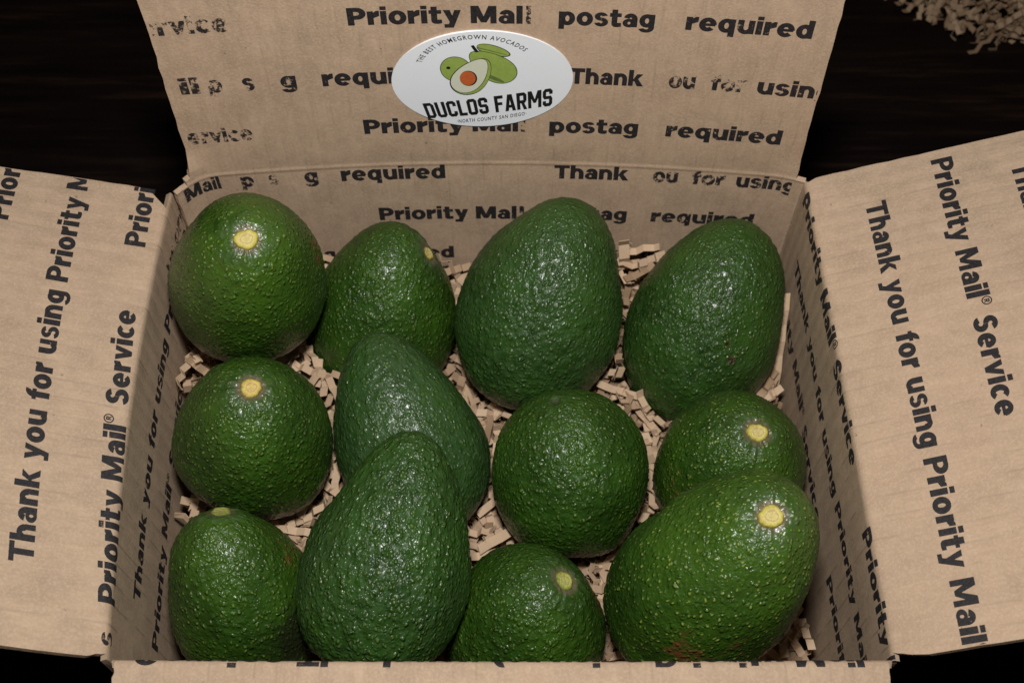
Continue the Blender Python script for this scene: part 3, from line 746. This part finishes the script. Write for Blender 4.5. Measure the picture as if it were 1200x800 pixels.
def frame(d):
    d = np.array(d, float); d /= np.linalg.norm(d)
    t = np.cross(d, [0.3, .1, 1.]) if abs(d[2]) < .9 else np.cross(d, [1., 0, 0])
    t /= np.linalg.norm(t); return np.stack([t, np.cross(d, t), d], 1)      # columns
def pear(a, k): return np.sqrt(np.clip(1 - a * a, 0, 1)) * (1 - k * a)
def pmax(k): return pear(np.linspace(-1, 1, 201), k).max()
NTH, NPH = 190, 300
th_ = np.linspace(0, math.pi, NTH)[1:-1]; ph_ = np.linspace(0, 2 * math.pi, NPH, endpoint=False)
TT, PP = np.meshgrid(th_, ph_, indexing='ij')
for (k, c, d, L, R, kk, stem, spots) in AV:
    cell, relief, dots, warm, sr, smat, shows = LOOK[k]
    Rm = frame(d); c = np.array(c)
    a = np.cos(TT); rad = R * pear(a, kk) / pmax(kk)
    X = np.stack([rad * np.cos(PP), rad * np.sin(PP), a * L / 2], -1).reshape(-1, 3)
    X = np.concatenate([X, [[0, 0, L / 2], [0, 0, -L / 2]]])
    n = len(X)
    idx = np.arange(len(th_) * NPH).reshape(len(th_), NPH)
    j = np.roll(idx, -1, 1)
    quads = np.stack([idx[:-1], idx[1:], j[1:], j[:-1]], -1).reshape(-1, 4)
    caps = np.concatenate([np.stack([np.full(NPH, n - 2), idx[0], j[0]], -1), np.stack([np.full(NPH, n - 1), j[-1], idx[-1]], -1)])
    # outward normal of the smooth body
    nrm = X / np.array([R * R, R * R, (L / 2) ** 2]); nrm /= np.linalg.norm(nrm, axis=1, keepdims=True)
    X = X + nrm * (vnoise(X + k * 100, 30, k) * .9 + vnoise(X + k * 100, 14, k + 20) * (.9 if k == 12 else .6))[:, None]
    for (px, py, pz, amt) in PUSH.get(k, []):
        lp = Rm.T @ (np.array([px, py, pz]) - c)
        X = X + nrm * (.8 * amt * np.exp(-((X - lp) ** 2).sum(1) / 15. ** 2))[:, None]
    sl = Rm.T @ (np.array(stem) - c)
    # pull the stem point to the deformed surface
    i_s = int(np.argmin(np.linalg.norm(X - sl, axis=1))); sl = X[i_s].copy(); sn = nrm[i_s]
    dv = X - sl; ds = np.linalg.norm(dv, axis=1)
    Q = X * np.array([1.12, 1.12, .92]) + k * 57.3
    Q = Q + np.stack([vnoise(Q, 6, 3), vnoise(Q, 6, 4), vnoise(Q, 6, 5)], -1) * 1.3
    f1, f2 = worley(Q, cell * 1.25, k); g1, g2 = worley(Q + 300, cell * .72, k + 40)
    nod = np.clip(1 - f1 / .95, 0, 1); nod = nod * nod * (3 - 2 * nod); fin = np.clip(1 - g1 / .9, 0, 1)
    edge = np.clip((f2 - f1) / .30, 0, 1)
    patchy = .62 + .38 * np.clip(vnoise(X + k * 41, 22, k + 9) * 1.4 + .4, 0, 1)
    hgt = (nod * .95 + .35 * edge * nod + .35 * fin) * patchy
    st_fade = smooth(4.5, 14, ds) if shows else np.ones(n)
    disp = relief * 1.15 * (hgt - .45) * (.25 + .75 * st_fade)
    if shows:
        rt = frame(sn); ly = dv @ rt
        az = np.arctan2(ly[:, 1], ly[:, 0])
        wob = vnoise(np.stack([np.cos(az) * 3, np.sin(az) * 3, ds * .12], -1) * 6, 3.0, k + 70)
        disp += .42 * wob * smooth(3.5, 6, ds) * (1 - smooth(11, 22, ds))
        disp += -1.5 * np.exp(-(ds / (sr * 1.45)) ** 2) + .35 * np.exp(-((ds - sr * 1.75) / 2.2) ** 2)
    X = X + nrm * disp[:, None]
    me = bpy.data.meshes.new('avocado')
    nq, nt = len(quads), len(caps)
    me.vertices.add(n); me.vertices.foreach_set('co', (X * MM).astype(np.float32).ravel())
    loops = np.concatenate([quads.ravel(), caps.ravel()]).astype(np.int32)
    me.loops.add(len(loops)); me.loops.foreach_set('vertex_index', loops)
    me.polygons.add(nq + nt)
    me.polygons.foreach_set('loop_start', np.concatenate([np.arange(nq) * 4, nq * 4 + np.arange(nt) * 3]).astype(np.int32))
    me.polygons.foreach_set('loop_total', np.concatenate([np.full(nq, 4), np.full(nt, 3)]).astype(np.int32))
    me.polygons.foreach_set('use_smooth', np.ones(nq + nt, dtype=bool))
    me.update(calc_edges=True)
    me.materials.append(M['skin'])
    fattr(me, 'nodule', np.clip(hgt, 0, 1.3)); fattr(me, 'stemd', (ds * (3.2 if k == 7 else 1.)) if shows else np.full(n, 99.))
    fattr(me, 'warm', np.clip(warm * (1.0 * np.exp(-(ds / 42) ** 2) + .45 + .5 * vnoise(X + 9 * k, 26, k + 3)), 0, 1))
    fattr(me, 'dots', np.full(n, dots)); fattr(me, 'bloom', np.full(n, {6: .85, 3: .5, 10: .45, 4: .3}.get(k, .0))); fattr(me, 'pebble', np.full(n, {10: 1.15, 3: .95, 6: .75, 1: .9, 12: .9}.get(k, .95)))
    bl = np.zeros(n); dk = np.zeros(n)
    for q, sp in enumerate(spots):
        lp = Rm.T @ (np.array(sp) - c); dd = np.linalg.norm(X - lp, axis=1)
        if k == 4: bl = np.maximum(bl, 1.1 * np.exp(-(dd / (2.2 if q == 0 else 1.3)) ** 2)); dk = np.maximum(dk, 1.2 * np.exp(-(dd / (1.7 if q == 0 else 1.2)) ** 2))
        elif k == 9 and q == 1: dk = np.maximum(dk, .95 * np.exp(-(dd / 20) ** 2))
        elif k == 12: bl = np.maximum(bl, (.56, .46, .45)[q] * np.exp(-(dd / (15, 14, 8)[q]) ** 2))
        else: bl = np.maximum(bl, .42 * np.exp(-(dd / 16) ** 2))
    fattr(me, 'blush', bl); fattr(me, 'dark', dk)
    top = obj('avocado', None) if shows else None
    o = obj('skin' if shows else 'avocado', me)
    Mx = np.eye(4); Mx[:3, :3] = Rm; Mx[:3, 3] = c * MM
    from mathutils import Matrix
    (top or o).matrix_world = Matrix(Mx.tolist())
    if top: o.parent = top; top.empty_display_size = .02; o = top
    tag(o, LABEL[k], 'avocado', 'avocados packed in the box')
    if shows:
        # stem button: shallow lathe with an uneven rim, seated in the dimple
        prof = [(0, .55), (.28, .62), (.42, .70), (.56, .58), (.74, .80), (.90, .70), (1.0, .25), (1.04, -.9)]
        nb_ = 30; V = []; RR = []
        for (pr, pz) in prof:
            for q in range(nb_):
                an = 2 * math.pi * q / nb_
                wob = 1 + .07 * math.sin(2 * an + k) + .05 * math.sin(3 * an + 2 * k) + .03 * math.sin(7 * an + k)
                V.append((pr * sr * wob * math.cos(an), pr * sr * wob * math.sin(an) * .92, pz * .95 + .10 * math.sin(5 * an + pr * 9 + k) * pr)); RR.append(min(1, pr))
        F = [[a0 * nb_ + q, a0 * nb_ + (q + 1) % nb_, (a0 + 1) * nb_ + (q + 1) % nb_, (a0 + 1) * nb_ + q] for a0 in range(len(prof) - 1) for q in range(nb_)]
        bmesh_me = mesh_from('stem_button', V, F, M[smat], smooth=True)
        fattr(bmesh_me, 'rad', RR)
        so = obj('stem_button', bmesh_me, o)
        bx = np.eye(4); bx[:3, :3] = frame(sn); bx[:3, 3] = (sl + sn * (-1.35)) * MM
        so.matrix_local = Matrix(bx.tolist())

# ------------------------------------------------------------------ crinkle-cut paper
def inside_avocado(P, grow=0.):
    """rough test: points (n,3) inside any avocado"""
    hit = np.zeros(len(P), bool)
    for (k, c, d, L, R, kk, *_r) in AV:
        Rm = frame(d); q = (P - np.array(c)) @ Rm
        a = q[:, 2] / (L / 2 + grow)
        rr = R * pear(np.clip(a, -1, 1), kk) / pmax(kk) + grow
        hit |= (np.abs(a) < 1) & (np.hypot(q[:, 0], q[:, 1]) < rr)
    return hit
LV = np.array([(-142, 45, -42), (-144, 60, -46), (-138, 15, -50), (-138, -35, -62), (-136, -90, -90), (-110, 105, -55), (-82, 104, -60), (-70, 45, -58), (-66, -5, -66), (-70, -35, -70),
               (-75, -90, -92), (-20, 107, -66), (-14, 80, -72), (-14, 35, -80), (-5, 10, -82), (-8, -40, -84), (0, -50, -86), (70, 106, -52), (60, 70, -62), (60, 30, -74), (68, 5, -80),
               (52, -45, -86), (45, -95, -92), (134, 80, -52), (134, 60, -64), (132, 30, -76), (130, -40, -84), (128, -88, -99), (110, -95, -97), (-30, -100, -96), (134, 104, -60)], float)
def level(x, y):
    d2 = (x[:, None] - LV[None, :, 0]) ** 2 + (y[:, None] - LV[None, :, 1]) ** 2 + 60.
    w_ = 1 / d2 ** 1.6
    return (w_ * LV[None, :, 2]).sum(1) / w_.sum(1)
def strip(nseg, seg, wid, fold, bend, rs):
    """zigzag strip about the origin: arrays of left and right edge points"""
    P = [np.zeros(3)]; yaw = 0.
    for i in range(nseg):
        f = fold * (1 if i % 2 else -1) * rs.uniform(.6, 1.25); yaw += rs.normal(0, bend)
        sl = seg * rs.uniform(.75, 1.2)
        P.append(P[-1] + sl * np.array([math.cos(f) * math.cos(yaw), math.cos(f) * math.sin(yaw), math.sin(f)]))
    P = np.array(P); P -= P.mean(0)
    side = np.array([-math.sin(yaw / 2), math.cos(yaw / 2), 0])
    tw = rs.normal(0, .07, len(P)).cumsum()
    S = side[None] * np.cos(tw)[:, None] + np.array([0, 0, 1.])[None] * np.sin(tw)[:, None]
    return P - S * wid / 2, P + S * wid / 2
def rot(rs, tilt):
    a, b_, r_ = rs.uniform(0, 2 * math.pi), rs.normal(0, tilt), rs.normal(0, tilt * 1.3)
    ca, sa = math.cos(a), math.sin(a); cb, sb = math.cos(b_), math.sin(b_); cr, sr_ = math.cos(r_), math.sin(r_)
    return np.array([[ca, -sa, 0], [sa, ca, 0], [0, 0, 1]]) @ np.array([[cb, 0, sb], [0, 1, 0], [-sb, 0, cb]]) @ np.array([[1, 0, 0], [0, cr, -sr_], [0, sr_, cr]])
def strip_mesh(A, B, thick, tone_rs, V, F, T):
    """append one strip with thickness to the lists"""
    n = len(A); base = len(V)
    t = np.gradient((A + B) / 2, axis=0); nn = np.cross(t, B - A); nn /= np.linalg.norm(nn, axis=1, keepdims=True) + 1e-9
    for grp in (A + nn * thick / 2, B + nn * thick / 2, A - nn * thick / 2, B - nn * thick / 2): V.extend(grp.tolist())
    tn = np.clip(tone_rs.uniform(.05, .98) + tone_rs.normal(0, .10, n), 0, 1)
    T.extend(tn.tolist() * 4)
    a, b_, c_, d_ = base, base + n, base + 2 * n, base + 3 * n
    for i in range(n - 1):
        F.append((a + i, a + i + 1, b_ + i + 1, b_ + i)); F.append((c_ + i, d_ + i, d_ + i + 1, c_ + i + 1))
        F.append((a + i, c_ + i, c_ + i + 1, a + i + 1)); F.append((b_ + i, b_ + i + 1, d_ + i + 1, d_ + i))
    F.append((a, b_, d_, c_)); F.append((a + n - 1, c_ + n - 1, d_ + n - 1, b_ + n - 1))
def in_box(P):
    uu = np.clip((99.5 - P[:, 1]) / 206.8, 0, 1)
    x0 = -149.0 + (99.5 - P[:, 1]) * .0324 - 4.6 * 4 * uu * (1 - uu) * np.clip((P[:, 2] + 140) / 140, 0, 1); x0 += 1.6 - 2.5 + 3.0; x1 = 134.2 - (P[:, 1] - 107) * .022
    return ((P[:, 0] > x0 + 2.5) & (P[:, 0] < x1 - 1.0) & (P[:, 1] > -106.5) & (P[:, 1] < 107.0) & (P[:, 2] > -138.5)).all()

rs = np.random.default_rng(21)
V, F, T = [], [], []
made = 0
Ntry = 9000
xs = rs.uniform(-146, 137, Ntry); ys = rs.uniform(-105, 107, Ntry); lv = level(xs, ys)
dep = np.where(rs.random(Ntry) < .55, 3 + 22 * rs.random(Ntry) ** .8, rs.uniform(14, 50, Ntry))
for i in range(Ntry):
    z = max(lv[i] - dep[i], -134)
    A, B = strip(int(rs.integers(4, 10)), rs.uniform(3.5, 4.8), rs.uniform(2.8, 3.8), rs.uniform(.4, .95), .09, rs)
    Rr = rot(rs, .45); off = np.array([xs[i], ys[i], z])
    A = A @ Rr.T + off; B = B @ Rr.T + off
    P = np.concatenate([A, B])
    if not in_box(P) or inside_avocado(P, -.6).any(): continue
    strip_mesh(A, B, .22, rs, V, F, T); made += 1
me = mesh_from('paper_bedding', V, np.array(F), M['paper']); fattr(me, 'tone', T)
tag(obj('paper_bedding', me), 'bed of tan crinkle-cut paper shreds filling the box under the avocados', 'paper shreds', kind='stuff')
print('bedding strips', made, 'faces', len(F))

# single strips that can be told apart on top of the bed
CAMP = np.array([5., -222., 425.])
def seen(p):
    t = np.linspace(.02, .98, 60)[:, None]
    return not inside_avocado(p[None] + (CAMP - p)[None] * t * .5, 0.).any()
SHORT = {1: 'yellow-green topped avocado', 2: 'avocado with edge-on stem', 3: 'large plain leaning avocado', 4: 'avocado with black scar',
         5: 'amber-stemmed avocado', 6: 'half-covered dull avocado', 7: 'grey-scarred middle avocado', 8: 'partly covered yellow-stemmed avocado',
         9: 'dark-sided corner avocado', 10: 'strongly pebbled avocado', 11: 'short front avocado', 12: 'yellow-speckled avocado'}
def gap_label(p):
    """which gap a strip lies in: the two nearest of the avocados and walls"""
    D = []
    for (k, c, d, L, R, kk, *_r) in AV:
        q = (p - np.array(c)) @ frame(d); e = q / np.array([R, R, L / 2]); n_ = np.linalg.norm(e)
        D.append(((1 - 1 / max(n_, 1e-6)) * np.linalg.norm(q), 'the ' + SHORT[k]))
    D += [(107 - p[1], 'the back wall'), (p[1] + 107, 'the front wall'), (p[0] + 142, 'the side wall'), (136 - p[0], 'the side wall')]
    near = min(D[:12]); rest = min(q for q in D if q is not near)
    return 'tan paper strip between ' + near[1] + ' and ' + rest[1]
protos = []
for q in range(10):
    V, F, T = [], [], []
    A, B = strip([3, 4, 5, 6, 4, 5, 7, 3, 5, 6][q], 4.4, 3.4, [.6, .75, .5, .85, .4, .65, .8, .35, .7, .6][q], .10, rs)
    strip_mesh(A, B, .25, rs, V, F, T)
    me = mesh_from('paper_strip', V, np.array(F), M['paper']); fattr(me, 'tone', np.clip(np.array(T) + .12, 0, 1)); protos.append((me, np.array(V)))
count = 0; taken = []
tries = 0
while count < 230 and tries < 16000:
    tries += 1
    x = rs.uniform(-145, 136); y = rs.uniform(-104, 106)
    z = level(np.array([x]), np.array([y]))[0] + rs.uniform(-3.0, 4.0)
    p = np.array([x, y, z])
    if taken and np.min(np.linalg.norm(np.array(taken) - p, axis=1)) < 4.6: continue
    if not seen(p): continue
    q = int(rs.integers(len(protos))); me, PV = protos[q]
    Rr = rot(rs, .38); W_ = PV @ Rr.T + p
    if not in_box(W_) or inside_avocado(W_, .0).any(): continue
    o = obj('paper_strip', me)
    Mx = np.eye(4); Mx[:3, :3] = Rr; Mx[:3, 3] = p * MM
    o.matrix_world = Matrix(Mx.tolist())
    tag(o, gap_label(p), 'paper strip', 'loose paper strips in the box')
    taken.append(p); count += 1
print('loose strips', count, tries)

def special(points, wid, side, label):
    P = np.array(points, float); S = np.array(side, float); S /= np.linalg.norm(S)
    V, F, T = [], [], []
    strip_mesh(P - S * wid / 2, P + S * wid / 2, .3, np.random.default_rng(5), V, F, T)
    me = mesh_from('paper_strip', V, np.array(F), M['paper']); fattr(me, 'tone', np.full(len(T), .82) + np.random.default_rng(2).normal(0, .07, len(T)))
    o = obj('paper_strip', me)
    return tag(o, label, 'paper strip')
# a long concertina strip standing against the side wall
pts = []
for i in range(7):
    t = i / 6; zz = .7 if i % 2 else -.7
    pts.append((134.0 - 1.8 * t, 78 - 30 * t - zz * .8, -50 - 36 * t + zz * .6))
special(pts, 4.0, (1, .05, .1), 'long upright concertina strip of tan paper between the corner avocado and the side wall')
pts = [(57.5 + .4 * i, 100 - 1.5 * i + (1.4 if i % 2 else -1.4), -36 - 5.2 * i) for i in range(4)]
special(pts, 5.0, (1, .1, .1), 'wide upright tab of tan paper sticking up against the back wall between two avocados')
pts = [(-9.5 + 5.0 * i, -38.0 + 2.6 * i, -77 + 1.2 * i + (.5 if i % 2 else -.5)) for i in range(4)]
special(pts, 4.4, (-.3, 1, .15), 'pale straight strip of tan paper lying in the gap beside the middle round avocado')

# ------------------------------------------------------------------ heap of the same paper on the table behind
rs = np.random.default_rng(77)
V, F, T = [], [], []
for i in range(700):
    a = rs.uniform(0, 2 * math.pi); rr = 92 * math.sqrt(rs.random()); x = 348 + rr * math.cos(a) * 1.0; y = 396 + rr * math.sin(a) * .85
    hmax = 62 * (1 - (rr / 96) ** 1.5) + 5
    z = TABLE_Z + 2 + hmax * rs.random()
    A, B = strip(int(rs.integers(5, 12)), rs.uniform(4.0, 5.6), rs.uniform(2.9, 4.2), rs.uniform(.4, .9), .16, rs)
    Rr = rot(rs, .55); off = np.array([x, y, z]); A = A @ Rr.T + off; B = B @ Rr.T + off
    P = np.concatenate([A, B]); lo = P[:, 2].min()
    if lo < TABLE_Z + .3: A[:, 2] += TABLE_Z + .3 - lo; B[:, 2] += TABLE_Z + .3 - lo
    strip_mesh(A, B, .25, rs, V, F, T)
me = mesh_from('paper_heap', V, np.array(F), M['paper']); fattr(me, 'tone', np.array(T) * .45)  # same paper, tone lowered: weaker flash at this distance painted into the colour
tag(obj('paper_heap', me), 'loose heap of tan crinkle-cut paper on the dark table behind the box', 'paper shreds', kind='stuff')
